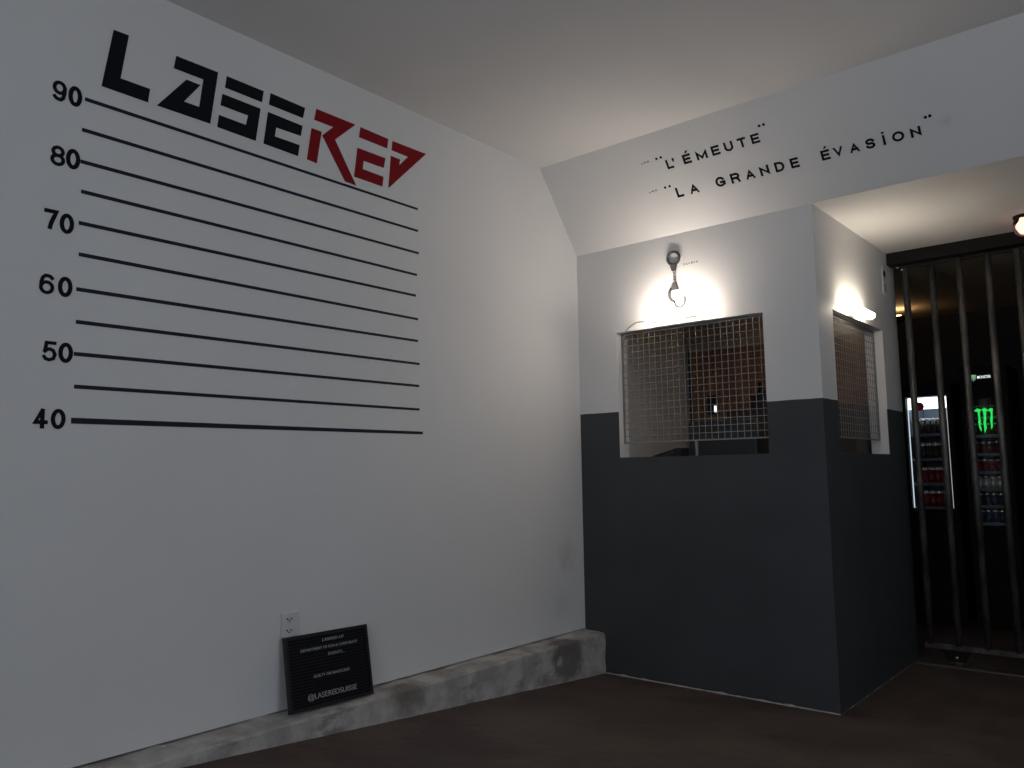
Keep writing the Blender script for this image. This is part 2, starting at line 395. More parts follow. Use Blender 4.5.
struct(MB().wall(T, YBB + .09, 0, ZS, (SY0, SY1, SZ0, SZ1), lambda a, z: (W, a, z), (-T, 0, 0)).obj('wall_booth_side', 'booth_side_paint'), 'white over dark grey booth side wall beside the gate', 'wall')
struct(MB().box((0, YBB, 0), (W - T, YBB + .09, ZS)).obj('wall_booth_back', 'booth_inner'), 'warm grey inner back wall of the booth', 'wall')

# rough concrete ledge along the foot of the left wall
bm = bmesh.new(); NY = 260; prof = [(-.06, ZB), (0, ZB), (.035, ZB), (.075, ZB - .001), (.112, ZB - .001), (BD - .004, ZB - .003), (BD, ZB - .011), (BD + .001, .17), (BD + .001, .12), (BD + .002, .07), (BD + .003, .03), (BD + .003, -.01)]
rows = []
for i in range(NY + 1):
    y = YB + (0 - YB) * i / NY; row = []
    for j, (x, z) in enumerate(prof):
        a = noise.noise(V((x * 9, y * 5, z * 9))) * .004 + noise.noise(V((x * 25, y * 19, z * 25 + 4))) * .0045
        if j < 2: a = min(a * 1.3, .0068) + .0008
        dx = a * (1.2 if j > 4 else 0); dz = a * (1 if j < 6 else 0)
        row.append(bm.verts.new((x + dx, y, z + dz)))
    rows.append(row)
for a, b in zip(rows, rows[1:]):
    for j in range(len(prof) - 1): bm.faces.new((a[j], b[j], b[j + 1], a[j + 1]))
bm.faces.new(rows[-1]); bm.faces.new(rows[0][::-1])
mb = MB(); mb.bm.free(); mb.bm = bm
struct(mb.obj('baseboard_left', 'ledge_concrete'), 'rough stained concrete ledge along the foot of the white wall', 'ledge')

# ragged mortar bead along the foot of the booth
def bead(name, p0, p1, nrm, label, amp=1.0):
    bm = bmesh.new(); p0, p1, nrm = V(p0), V(p1), V(nrm); rows = []; K = 70
    for i in range(K + 1):
        p = p0.lerp(p1, i / K); q = .006 + max(0, noise.noise(p * 14)) * .016 + noise.noise(p * 45) * .003
        q = max(q * amp - (1 - amp) * .004, .0005)
        rows.append([bm.verts.new(p + V((0, 0, q * .8))), bm.verts.new(p + nrm * q * .6 + V((0, 0, q * .6))), bm.verts.new(p + nrm * q * 1.1)])
    for a, b in zip(rows, rows[1:]):
        for j in range(2): bm.faces.new((a[j], b[j], b[j + 1], a[j + 1]))
    mb = MB(); mb.bm.free(); mb.bm = bm
    return struct(mb.obj(name, 'caulk'), label, 'trim')
bead('trim_1', (BD + .003, 0, 0), (W, 0, 0), (0, -1, 0), 'ragged pale mortar bead at the foot of the booth front')
bead('trim_2', (W, 0, 0), (W, D, 0), (1, 0, 0), 'ragged pale mortar bead at the foot of the booth side', .45)

# ------------------------------------------------------------------ logo and height chart on the left wall
EX = V((0, 1, 0)); EZ = V((0, 0, 1)); EN = V((1, 0, 0))
def wall_pts(pts, sc, ox, oy): return [on(ox + x / sc, oy + y / sc, 0, .0004) for x, y in pts]
A1, A2, A3 = (5.909, 95, 20), (7.683, 210, 70), (7.677, 300, 100)
logo = thing('wall_logo', 'large angular black and red lettering above the height lines', 'lettering', on(260, 150, 0, 0))
for mat, trans, polys in (
    ('black_vinyl', A1, [[(110, 58), (200, 92), (150, 345), (325, 408), (312, 487), (38, 390)]]),
    ('black_vinyl', A1, [[(480, 212), (727, 310), (680, 613), (365, 505), (540, 352), (622, 385), (525, 482), (615, 514), (640, 352), (465, 285)]]),
    ('black_vinyl', A2, [[(128, 47), (412, 163), (398, 248), (115, 135)], [(95, 183), (388, 298), (350, 545), (55, 438), (68, 345), (275, 422), (292, 350), (80, 270)]]),
    ('black_vinyl', A2, [[(465, 178), (730, 292), (713, 370), (452, 265)], [(445, 322), (710, 430), (697, 507), (508, 442), (497, 510), (688, 578), (675, 662), (410, 565)]]),
    ('red_vinyl', A3, [[(125, 68), (425, 190), (268, 305), (430, 657), (345, 625), (170, 272), (255, 208), (108, 152)], [(88, 215), (165, 245), (128, 487), (52, 455)]]),
    ('red_vinyl', A3, [[(463, 208), (677, 300), (668, 372), (452, 285)], [(440, 367), (655, 447), (642, 522), (487, 467), (480, 530), (640, 590), (632, 665), (415, 588)]]),
    ('red_vinyl', A3, [[(710, 315), (967, 415), (678, 678), (697, 428), (768, 458), (761, 500), (829, 437), (703, 385)]])):
    mb = MB()
    for pl in polys: mb.prism(wall_pts(pl, *trans), (.0015, 0, 0))
    mb.obj('letter', mat, logo)
chart = thing('height_chart', 'police line-up height chart of eleven dark lines with numbers', 'height chart', on(70, 430, 0, 0))
LN = [((85, 99), (417.7, 209.2)), ((82, 129.5), (417.9, 231)), ((80.5, 161.3), (418.7, 253.3)), ((81, 191.3), (417, 275)), ((78.7, 222.7), (415.8, 295.7)), ((78.7, 254.2), (417.9, 319.3)),
      ((76.2, 289), (417.9, 341)), ((75.8, 321.7), (419.5, 364)), ((73.7, 353.7), (419, 386)), ((74, 386.5), (419.5, 409.5)), ((71, 420.6), (422.8, 433))]
for i, (a, b) in enumerate(LN):
    p, q = on(*a, 0, .0004), on(*b, 0, .0004); h0, h1 = (.0065, .0055) if i < 10 else (.0095, .0065)
    pts = [p + EZ * -h0, q + EZ * -h1, q + EZ * h1, p + EZ * h0]
    MB().prism(pts, (.0008, 0, 0)).obj('height_line', 'dark_tape', chart)
for ch, x, y, wpx in (('9', 59.5, 91, 14.3), ('0', 75.2, 96.5, 14), ('8', 57.8, 155.8, 15), ('0', 73, 159.2, 14.5), ('7', 51.3, 219.4, 15), ('0', 66.8, 223.8, 14.5),
                    ('6', 46.7, 284, 15.3), ('0', 65.1, 286.9, 14.7), ('5', 49.4, 351.3, 15), ('0', 65.6, 352.8, 14.7), ('4', 40, 418.3, 15.5), ('0', 58.1, 419, 14.8)):
    zt, zb = on(x, y - 10.2, 0, .0005), on(x, y + 10.2, 0, .0005)
    wd = (on(x + wpx / 2, y, 0, 0) - on(x - wpx / 2, y, 0, 0)).y
    hd = zt.z - zb.z; draw_glyph('numeral', ch, 'black_vinyl', V((.0005, on(x, y, 0, 0).y, zb.z)), EX, EZ, EN, hd, wd, hd * (.165 if ch in '9685' else .195), .0012, chart)

# ------------------------------------------------------------------ lettering on the sloping panel
SN = V((0, -(ZC - ZS), YC)).normalized()
SX = V((1, 0, 0)); SY = V((0, YC, ZC - ZS)).normalized()
ACC = [[(.42, 1.12), (.62, 1.12), (.86, 1.36), (.58, 1.36)]]
DOT = [[(0, 1.14), (1, 1.14), (1, 1.34), (0, 1.34)]]
def slope_line(label, base, letters, quotes, dashes, hpx):
    (xa, ya), (xb, yb) = base
    t = thing('slope_lettering', label, 'lettering', slope_on((xa + xb) / 2, (ya + yb) / 2))
    by = lambda x: ya + (yb - ya) * (x - xa) / (xb - xa)
    for ch, x, wpx in letters:
        o = slope_on(x, by(x), .0004)
        hm = (slope_on(x, by(x) - hpx) - o).dot(SY)
        if hm < .03: hm = .06
        ww = (slope_on(x + wpx / 2, by(x + wpx / 2)) - slope_on(x - wpx / 2, by(x - wpx / 2))).x
        st = hm * .225
        if ch == "'":
            MB().prism([o + SY * hm * 1.0 - SX * .006, o + SY * hm * .62 - SX * .002, o + SY * hm * .62 + SX * .004, o + SY * hm * 1.0 + SX * .008], SN * .001).obj('letter', 'black_vinyl', t)
        else:
            c = {'É': 'E', 'İ': 'I'}.get(ch, ch)
            draw_glyph('letter', c, 'black_vinyl', o, SX, SY, SN, hm, max(ww, st), st, .001, t, ACC if ch == 'É' else DOT if ch == 'İ' else None)
    for (x, y) in quotes:
        mb = MB()
        for dx, dy in ((-2.2, .6), (2.2, -.8)):
            p = slope_on(x + dx, y + dy, .0004)
            mb.lathe([(.0068, 0), (.0068, .001)], p, SN, 12)
        mb.obj('quotation_mark', 'black_vinyl', t)
    for (x, y) in dashes:
        mb = MB()
        for dx, dy, ln in ((-3.6, 1.8, .0035), (-.8, .3, .007), (2.4, -.6, .006)):
            p = slope_on(x + dx, y + dy, .0004)
            mb.prism([p + SX * -ln - SY * .004, p + SX * ln - SY * .004, p + SX * ln + SY * .004, p + SX * -ln + SY * .004], SN * .001)
        mb.obj('dash', 'faint_ink', t)
slope_line('shorter upper line of black capital lettering on the sloping panel', ((668.5, 169.3), (761, 141.8)),
           [('L', 671.3, 6.5), ("'", 675.3, 1.8), ('É', 688.5, 7.8), ('M', 703, 10.5), ('E', 717, 8), ('U', 730, 8.6), ('T', 743.3, 8.2), ('E', 756.6, 8.2)],
           [(658.6, 158.2), (761.3, 125.3)], [(645.5, 162.3)], 10)
slope_line('longer lower line of black capital lettering on the sloping panel', ((678.4, 197.6), (923.8, 135)),
           [('L', 681.3, 6.6), ('A', 695.6, 9), ('G', 722, 9.6), ('R', 736.8, 9), ('A', 751.5, 9.4), ('N', 766, 9.2), ('D', 781, 9.4), ('E', 796, 8.4), ('É', 826.8, 8.6), ('V', 839.6, 9.6), ('A', 855.6, 10),
            ('S', 871.4, 9.6), ('İ', 885.2, 2.6), ('O', 899.3, 12), ('N', 916.8, 10.4)],
           [(667.4, 187), (927.6, 116.6)], [(653.6, 191)], 10.4)

# ------------------------------------------------------------------ wall socket and letter board
so = on(288.8, 624, 0, 0)
sk = thing('wall_socket', 'white double power socket on the wall above the letter board', 'socket', so)
y0, z0 = so.y, so.z
MB().box((0.0002, y0 - .038, z0 - .046), (.011, y0 + .038, z0 + .046)).obj('cover_plate', 'white_plastic', sk, False, .003)
for k, (dy, dz) in enumerate(((-.012, .022), (-.012, -.022))):
    ins = MB().lathe([(.0175, .0112), (.0175, .0122), (.015, .0122)], (0, y0 + dy + .006, z0 + dz), (1, 0, 0), 6).obj('socket_insert', 'white_plastic', sk)
    for hy, hz in ((-.009, 0), (.009, 0), (0, -.007)):
        MB().lathe([(.0036, .0124), (.0036, .0128)], (0, y0 + dy + .006 + hy, z0 + dz + hz), (1, 0, 0), 10).obj('pin_hole', 'dark_hole', ins)
# board leans: foot on the ledge, top against the wall
b0, b1 = V((.084, -2.037, ZB + .010)), V((.084, -1.638, ZB + .003))
t0, t1 = V((.030, -2.040, .507)), V((.030, -1.634, .500))
bd = thing('letter_board', 'black felt letter board with white letters leaning on the concrete ledge', 'letter board', (.08, -1.84, ZB + .004))
bx = (b1 - b0).normalized(); bh = (t0 - b0).length; bu = (t0 - b0 - bx * (t0 - b0).dot(bx)).normalized(); bn = bx.cross(bu); bn = bn if bn.x > 0 else -bn
def bp(a, c, o=0): return b0 + bx * a + bu * c + bn * o
BW = (b1 - b0).length
MB().prism([bp(.0, .0, -.010), bp(BW, .0, -.010), bp(BW, bh, -.010), bp(0, bh, -.010)], bn * .010).obj('backing', 'board_frame', bd)
fe = MB(); NR = 22
for i in range(NR):
    c0 = .012 + (bh - .024) * i / NR; c1 = .012 + (bh - .024) * (i + .8) / NR
    fe.prism([bp(.011, c0, 0), bp(BW - .011, c0, 0), bp(BW - .011, c1, 0), bp(.011, c1, 0)], bn * .003)
fo = fe.obj('felt_ridges', 'black_felt', bd); fo['kind'] = 'stuff'
for a0, a1, c0, c1 in ((0, BW, 0, .012), (0, BW, bh - .012, bh), (0, .012, .012, bh - .012), (BW - .012, BW, .012, bh - .012)):
    MB().prism([bp(a0, c0, 0), bp(a1, c0, 0), bp(a1, c1, 0), bp(a0, c1, 0)], bn * .008).obj('frame_bar', 'board_frame', bd)
for txt, ac, cc, ht, wd, bold in (('LASERED-UP', .565, .868, .011, .105, .0), ('DEPARTMENT OF FUN & CORPORATE', .515, .765, .011, .275, .0), ('EVENTS...', .59, .665, .011, .080, .0),
                                 ('GUILTY OR INNOCENT', .515, .40, .011, .175, .0), ('@LASEREDSUISSE', .505, .105, .026, .235, .0)):
    place_text('lettering', txt, 'plastic_letter', bp(BW * ac, bh * cc, .0034), bx, bu, bn, ht, wd, bold, .0015, bd)

# ------------------------------------------------------------------ window grilles
def grille(name, label, a0, a1, z0, z1, P, nrm, post=None):
    g = thing(name, label, 'grille', P((a0 + a1) / 2, z0), 'window grilles')
    r = .0018; step = .0357; nrm = V(nrm)
    nv = int((a1 - a0) / step); nh = int((z1 - z0) / step)
    sv = (a1 - a0) / nv; sh = (z1 - z0) / nh
    first = None
    for i in range(1, nv):
        if first is None: first = MB().tube([P(a0 + sv, z0), P(a0 + sv, z1)], r, 6).obj('upright_wire', 'galvanised', g)
        else: clone(first, V(P(a0 + sv * i, z0)) - V(P(a0 + sv, z0)), g)
    first = None
    for i in range(1, nh):
        if first is None: first = MB().tube([V(P(a0, z0 + sh)) + nrm * .004, V(P(a1, z0 + sh)) + nrm * .004], r, 6).obj('cross_wire', 'galvanised', g)
        else: clone(first, (0, 0, sh * (i - 1)), g)
    for A, Bq in (((a0, z0), (a1, z0)), ((a0, z1 - .006), (a1, z1 - .006)), ((a0 + .005, z0), (a0 + .005, z1)), ((a1 - .005, z0), (a1 - .005, z1))):
        MB().tube([P(*A), P(*Bq)], .0055, 4).obj('frame_bar', 'galvanised', g)
    if post: MB().box(V(P(post, WZ0)) - V((.006, .006, -.001)), V(P(post, z0)) + V((.006, .006, 0))).obj('support_post', 'galvanised', g)
    return g
gz = on(625, 443, 1, .05).z
grille('window_grille', 'galvanised wire mesh in the booth window facing the room, lamp above', WX0 + .003, WX1 - .003, gz, WZ1 - .003, lambda a, z: V((a, .05, z)), (0, -1, 0), on(697, 450, 1, .05).x)
grille('window_grille', 'galvanised wire mesh in the booth side window beside the gate', SY0 + .003, SY1 - .003, gz, SZ1 - .003, lambda a, z: V((W - .05, a, z)), (1, 0, 0))

# ------------------------------------------------------------------ tube lamps above the windows
def wall_lamp(name, label, c0, c1, nrm, glow, so_=.055, rad=.017, tray=True):
    """c0, c1: tube ends; nrm: out of the wall; tube stands off the wall on a back plate"""
    c0, c1, nrm = V(c0), V(c1), V(nrm); t = (c1 - c0).normalized(); mid = (c0 + c1) / 2
    root = thing(name, label, 'wall lamp', mid - nrm * so_)
    k0, k1 = mid - t * .045, mid + t * .045
    MB().prism([k0 - nrm * so_ + EZ * -.022, k1 - nrm * so_ + EZ * -.022, k1 - nrm * so_ + EZ * .022, k0 - nrm * so_ + EZ * .022], nrm * .012).obj('back_plate', 'lamp_housing', root)
    MB().tube([mid - nrm * (so_ - .01), mid - nrm * (rad * .8)], .008, 8).obj('arm', 'lamp_housing', root)
    MB().tube([c0 - t * .012, c0 - t * .008, c0, c1, c1 + t * .008, c1 + t * .012], [rad * .3, rad * .8, rad, rad, rad * .8, rad * .3], 14).obj('tube', glow, root, True)
    e0, e1 = c0 - t * .012 + EZ * -(rad + .006), c1 + t * .012 + EZ * -(rad + .006)
    if tray: MB().prism([e0 - nrm * (so_ - .035), e1 - nrm * (so_ - .035), e1 + nrm * .002, e0 + nrm * .002], EZ * .003).obj('tray', 'opal_diffuser', root)
    return root
FS = .115
f0, f1 = on(658, 310, 1, 0), on(702, 308, 1, 0); fz = 1.950
fl = wall_lamp('wall_lamp', 'glowing tube lamp on the wall under the handcuffs', (f0.x, -FS, fz), (f1.x, -FS, fz), (0, -1, 0), 'tube_glow', FS)
cb = [on(641, 321, 1, -.01), on(636, 322.5, 1, -.008), on(631, 326, 1, -.006), on(626.5, 330, 1, -.006), on(624, 336, 1, .02), on(624, 345, 1, .04)]
cb[0] = V((f0.x - .012, -.045, fz)); MB().tube(cb, .0032, 6).obj('power_cable', 'cable_grey', fl, True)
s0, s1 = on(851, 305.5, 0, W + .055), on(872, 316, 0, W + .055)
wall_lamp('wall_lamp', 'glowing tube lamp above the booth side window', (W + .055, s0.y, 1.945), (W + .055, s1.y, 1.945), (1, 0, 0), 'tube_glow_side')

# ------------------------------------------------------------------ handcuffs on the booth wall
hc0 = on(676.8, 259, 1, 0)
hc = thing('handcuffs', 'grey steel handcuffs hanging above the lamp, lower cuff open', 'handcuffs', (hc0.x, 0, hc0.z))
def arc(cx, cz, r, a0, a1, k=22, y=-.008): return [V((cx + r * math.cos(math.radians(a0 + (a1 - a0) * i / k)), y, cz + r * math.sin(math.radians(a0 + (a1 - a0) * i / k)))) for i in range(k + 1)]
px = lambda x, y: on(x, y, 1, -.008)
c1 = px(673.4, 258.3)
MB().tube(arc(c1.x, c1.z, .036, 0, 360, 28), .0075, 8, False).obj('upper_cuff', 'cuff_steel', hc, True)
lk = px(673.6, 267.5)
MB().prism([(lk.x - .020, -.015, lk.z + .012), (lk.x + .020, -.015, lk.z + .012), (lk.x + .010, -.015, lk.z - .018), (lk.x - .010, -.015, lk.z - .018)], (0, .014, 0)).obj('upper_lock', 'cuff_steel', hc)
ca, cbb = px(674.3, 270), px(674.6, 282.5)
for i in range(4):
    z1_, z0_ = ca.z + (cbb.z - ca.z) * i / 4, ca.z + (cbb.z - ca.z) * (i + 1) / 4
    zc_, hh = (z1_ + z0_) / 2, abs(z1_ - z0_) / 2 + .003; wv_ = .0065 if i % 2 == 0 else .002
    MB().tube([V((ca.x + wv_ * math.cos(a), -.008 + (.0045 if i % 2 else .001) * math.cos(a), zc_ + hh * math.sin(a))) for a in [k * math.pi / 8 for k in range(17)]], .0018, 6, False).obj('chain_link', 'cuff_steel', hc, True)
l2 = px(674.8, 287)
MB().prism([(l2.x - .008, -.015, l2.z + .026), (l2.x + .008, -.015, l2.z + .026), (l2.x + .021, -.015, l2.z - .016), (l2.x - .018, -.015, l2.z - .016)], (0, .014, 0)).obj('lower_lock', 'cuff_steel', hc)
P2 = [px(671.5, 288), px(669.5, 292.5), px(669.3, 297), px(671, 300.5), px(674.3, 302)]
MB().tube(P2, [.006, .0085, .009, .0075, .005], 8).obj('fixed_jaw', 'cuff_steel', hc, True)
P3 = [px(674.3, 301), px(675.2, 305), px(678, 307.5), px(681.5, 307), px(684, 304), px(685, 300), px(684.7, 296)]
MB().tube(P3, [.004, .0055, .006, .006, .0055, .005, .004], 8).obj('swinging_jaw', 'cuff_steel', hc, True)
for label, a, b, cnt in (('tiny dark caption beside the upper handcuff', (684.2, 264.6), (697, 261.3), 6), ('tiny dark caption beside the open lower handcuff', (687, 291), (703.5, 286.8), 8)):
    mb = MB(); random.seed(cnt)
    for i in range(cnt):
        f = i / (cnt - 1); p = on(a[0] + (b[0] - a[0]) * f, a[1] + (b[1] - a[1]) * f, 1, -.0004)
        hh = .0075 if i % 3 else .010; ww = .0035
        mb.box((p.x - ww, -.0012, p.z - .005), (p.x - ww + .0022, -.0003, p.z - .005 + hh * 1.3))
        if i % 2 == 0: mb.box((p.x - ww + .0022, -.0012, p.z - .005 + hh * .6), (p.x + ww, -.0003, p.z - .005 + hh * .9))
        else: mb.box((p.x + ww - .002, -.0012, p.z - .005), (p.x + ww, -.0003, p.z - .005 + hh * .9)); mb.box((p.x - ww + .0022, -.0012, p.z - .005), (p.x + ww - .002, -.0003, p.z - .0025))
    tag(mb.obj('caption', 'caption_ink'), label, 'lettering')

# ------------------------------------------------------------------ inside the booth
q0, q1 = on(691.5, 345, 1, YBB - .02), on(691.5, 421, 1, YBB - .02)
dr = thing('wooden_door', 'warm brown wooden door on the back wall inside the booth', 'door', (q0.x + .4, YBB, 0))
DX0, DX1, DZ = q0.x, W - T - .012, on(760, 345, 1, YBB - .02).z
MB().box((DX0, YBB - .03, .02), (DX1, YBB - .002, DZ)).obj('door_leaf', 'wood_door', dr)
MB().box((DX0 - .025, YBB - .034, 0), (DX0, YBB - .002, DZ + .02)).obj('door_jamb', 'jamb_black', dr)
ip = on(713.5, 405.5, 1, YBB - .04)
it = thing('intercom', 'dark intercom with a small lit white display inside the booth', 'intercom', (ip.x, YBB - .03, ip.z - .05))
MB().box((ip.x - .035, YBB - .055, ip.z - .06), (ip.x + .03, YBB - .031, ip.z + .07)).obj('body', 'black_plastic', it, False, .004)
sp = on(715.3, 409, 1, YBB - .057)
MB().box((sp.x - .007, YBB - .0585, sp.z - .022), (sp.x + .009, YBB - .0555, sp.z + .022)).obj('display', 'screen_white', it)
ct = thing('counter', 'dark counter along the inside of the booth', 'counter', (.6, .35, 0))
MB().box((.02, T + .005, 1.06), (W - T - .01, .62, 1.10)).obj('worktop', 'counter_dark', ct)
for x in (.04, .62, W - T - .06): MB().box((x, T + .02, 0), (x + .03, .60, 1.06)).obj('support_panel', 'counter_dark', ct)
my = .42; m0, m1, m2 = on(690, 422, 1, my), on(757, 420, 1, my), on(720, 457, 1, my)
mo = thing('monitor', 'flat grey monitor seen from behind on the booth counter', 'monitor', ((m0.x + m1.x) / 2, my, 1.1))
MB().box((m0.x, my - .02, 1.16), (m1.x, my + .015, m0.z)).obj('housing', 'monitor_grey', mo, False, .006)
mx_ = (m0.x + m1.x) / 2
MB().box((mx_ - .03, my - .005, 1.108), (mx_ + .03, my + .010, 1.17)).obj('stand', 'black_plastic', mo)
MB().box((mx_ - .11, my - .07, 1.1005), (mx_ + .11, my + .08, 1.108)).obj('foot', 'black_plastic', mo)
d0, d1 = on(657, 456, 1, .3), on(685, 448, 1, .3)
dt = thing('card_terminal', 'black wedge-shaped card terminal on the booth counter', 'card terminal', ((d0.x + d1.x) / 2, .3, 1.1))
MB().prism([(d0.x, .25, 1.1005), (d1.x, .25, 1.1005), (d1.x, .25, d1.z), (d1.x - .03, .25, d1.z), (d0.x, .25, d0.z)], (0, .10, 0)).obj('housing', 'black_plastic', dt)
MB().prism([(d0.x + .02, .249, d0.z - .012), (d1.x - .045, .249, d1.z - .012), (d1.x - .045, .249, d1.z - .03), (d0.x + .02, .249, d0.z - .03)], (0, -.003, 0)).obj('card_slot', 'monitor_grey', dt)
by_ = 1.0; k0, k1, k2, k3 = on(752.5, 411, 1, by_), on(769, 395, 1, by_), on(757, 383, 1, by_), on(763, 383, 1, by_)
cf = thing('drink_dispenser', 'black drink dispenser with a narrow neck inside the booth by the wooden door', 'dispenser', ((k0.x + k1.x) / 2, by_, 1.1))
st_ = thing('shelf_cabinet', 'dark cabinet at the back of the booth under the dispenser', 'cabinet', (1.0, by_, 0))
kz = k0.z
MB().box((k0.x - .10, by_ - .16, .0), (W - T - .015, by_ + .2, kz - .005)).obj('body', 'counter_dark', st_)
MB().box((k0.x - .07, by_ - .172, .06), (W - T - .05, by_ - .1605, kz - .05)).obj('door', 'counter_dark', st_)
cf.location.z = kz
MB().box((k0.x, by_ - .05, kz), (min(k1.x, W - T - .02), by_ + .08, k1.z)).obj('body', 'black_plastic', cf, False, .008)
ncx = (k2.x + k3.x) / 2
MB().lathe([(.028, 0), (.026, .03), (.017, .05), (.016, max(.06, k2.z - k1.z)), (.010, max(.07, k2.z - k1.z + .012))], (ncx, by_ + .01, k1.z - .004), (0, 0, 1), 14).obj('neck', 'black_plastic', cf, True)
bl = thing('ceiling_lamp', 'small warm ceiling lamp inside the booth', 'ceiling lamp', (.95, .85, ZS))
MB().lathe([(.07, -.001), (.07, -.02), (.06, -.02)], (.95, .85, ZS), (0, 0, 1), 20).obj('base', 'lamp_housing', bl)
MB().lathe([(.058, -.021), (.055, -.04), (.035, -.055), (.005, -.06)], (.95, .85, ZS), (0, 0, 1), 20).obj('diffuser', 'booth_glow', bl, True)

# ------------------------------------------------------------------ gate
GY = D + .04
struct(MB().box((W - .0005 + .001, D, ZS - .072), (XR, D + .09, ZS - .0005)).obj('trim_header', 'header_black'), 'dark header beam above the barred gate', 'beam')
gate = thing('barred_gate', 'sliding jail gate of round steel bars beside the booth', 'gate', (2.2, GY, .02))
BX = 1.506; first = None
for i in range(13):
    if first is None: first = MB().tube([(BX, GY, .115), (BX, GY, ZS - .095)], .0185, 12).obj('bar', 'gate_steel', gate, True)
    else: clone(first, (.1445 * i, 0, 0), gate)
MB().box((BX - .03, GY - .012, .095), (BX + .1445 * 12 + .03, GY + .012, .122)).obj('bottom_rail', 'gate_steel', gate)
MB().box((BX - .06, GY - .006, ZS - .102), (BX + .1445 * 12 + .03, GY + .006, ZS - .088)).obj('top_rail', 'header_black', gate)
rp = on(957, 661, 1, GY - .02)
for x in (rp.x, BX + 11.5 * .1445):
    MB().prism([(x - .075, GY - .026, .094), (x + .075, GY - .026, .094), (x + .045, GY - .026, .035), (x - .045, GY - .026, .035)], (0, .008, 0)).obj('roller_bracket', 'header_black', gate)
    wh = MB().lathe([(.03, -.009), (.032, -.004), (.026, 0), (.032, .004), (.03, .009)], (x, GY - .004, .0365), (0, 1, 0), 18).obj('roller', 'rail_steel', gate, True)
    MB().lathe([(.011, 0), (.011, .006), (.006, .009)], (x, GY - .026, .055), (0, -1, 0), 10).obj('bolt', 'chrome', gate)
for x, y in ((897, 267), (902, 269.3)):
    p = on(x, y, 1, GY - .02); MB().lathe([(.009, 0), (.009, .006), (.004, .009)], (p.x, GY - .008, min(p.z, ZS - .09)), (0, -1, 0), 10).obj('bolt', 'chrome', gate)
tr = MB().box((W + .012, GY - .03, .0003), (XR, GY - .022, .008)).box((W + .012, GY - .0215, .0003), (XR, GY + .014, .0045)).obj('floor_track', 'rail_steel')
tag(tr, 'thin steel floor track under the barred gate', 'track')
# push button plate on the side wall next to the gate
pp = on(883.8, 281, 0, W)
pl = thing('button_plate', 'small grey plate with a dark button on the wall next to the gate', 'switch', (W, pp.y, pp.z))
MB().box((W + .0002, pp.y - .035, pp.z - .085), (W + .004, pp.y + .035, pp.z + .085)).obj('plate', 'white_plastic', pl, False, .0015)
MB().lathe([(.020, 0), (.018, .004), (.010, .006)], (W + .0042, pp.y, pp.z + .042), (1, 0, 0), 16).obj('button', 'dark_hole', pl, True)
MB().box((W + .0042, pp.y - .024, pp.z - .065), (W + .006, pp.y + .024, pp.z - .02)).obj('label_panel', 'cable_grey', pl)

# pink jar lamp under the recess ceiling
lp = on(1024.5, 226, 2, ZS - .055)
jl = thing('jar_lamp', 'small pink glowing glass lamp under the recess ceiling before the gate', 'ceiling lamp', (lp.x, lp.y, ZS))
MB().lathe([(.050, -.0005), (.050, -.008), (.046, -.018)], (lp.x, lp.y, ZS), (0, 0, 1), 24).obj('base', 'header_black', jl, True)
MB().lathe([(.047, -.019), (.052, -.04), (.052, -.07), (.044, -.092), (.024, -.104), (.002, -.106)], (lp.x, lp.y, ZS), (0, 0, 1), 24).obj('glass_jar', 'jar_glass', jl, True)
MB().lathe([(.014, -.019), (.020, -.03), (.033, -.048), (.033, -.062), (.022, -.082), (.001, -.094)], (lp.x, lp.y, ZS), (0, 0, 1), 16).obj('bulb', 'pink_glow', jl, True)

# ------------------------------------------------------------------ room behind the gate
ap = on(898.5, 317.5, 2, 2.345)
al = thing('uplighter', 'small amber uplighter hanging from the ceiling behind the gate', 'ceiling lamp', (ap.x, ap.y, ZS))
MB().tube([(ap.x - .07, ap.y, ZS - .0005), (ap.x - .07, ap.y, ap.z - .012)], .006, 8).obj('stem', 'header_black', al)
MB().lathe([(.02, -.05), (.06, -.024), (.085, 0), (.08, 0), (.05, -.014)], (ap.x, ap.y, ap.z), (0, 0, 1), 20).obj('bowl', 'header_black', al, True)
MB().lathe([(.045, -.010), (.040, .008), (.02, .016)], (ap.x, ap.y, ap.z), (0, 0, 1), 16).obj('bulb', 'amber_glow', al, True)

FY = 2.6
def can_mesh(r, hh, mat):
    mb = MB(); mb.lathe([(r * .72, 0), (r, hh * .06), (r, hh * .80)], (0, 0, 0), (0, 0, 1), 12); b_ = mb.obj('body', mat, None, True)
    mb = MB(); mb.lathe([(r, hh * .801), (r * .97, hh * .87), (r * .82, hh * .95), (r * .84, hh), (r * .7, hh), (r * .68, hh * .985)], (0, 0, 0), (0, 0, 1), 12); l_ = mb.obj('lid', 'can_lid', None, True)
    return b_, l_
protos = {}
def can(label, group, loc, r, hh, mat):
    key = (r, hh, mat)
    if key not in protos: protos[key] = can_mesh(r, hh, mat); fresh = True
    else: fresh = False
    b_, l_ = protos[key]
    if not fresh: b_, l_ = b_.copy(), l_.copy(); COL.objects.link(b_); COL.objects.link(l_)
    t = thing('drink_can', label, 'can', loc, group)
    b_.parent = t; l_.parent = t
    return t
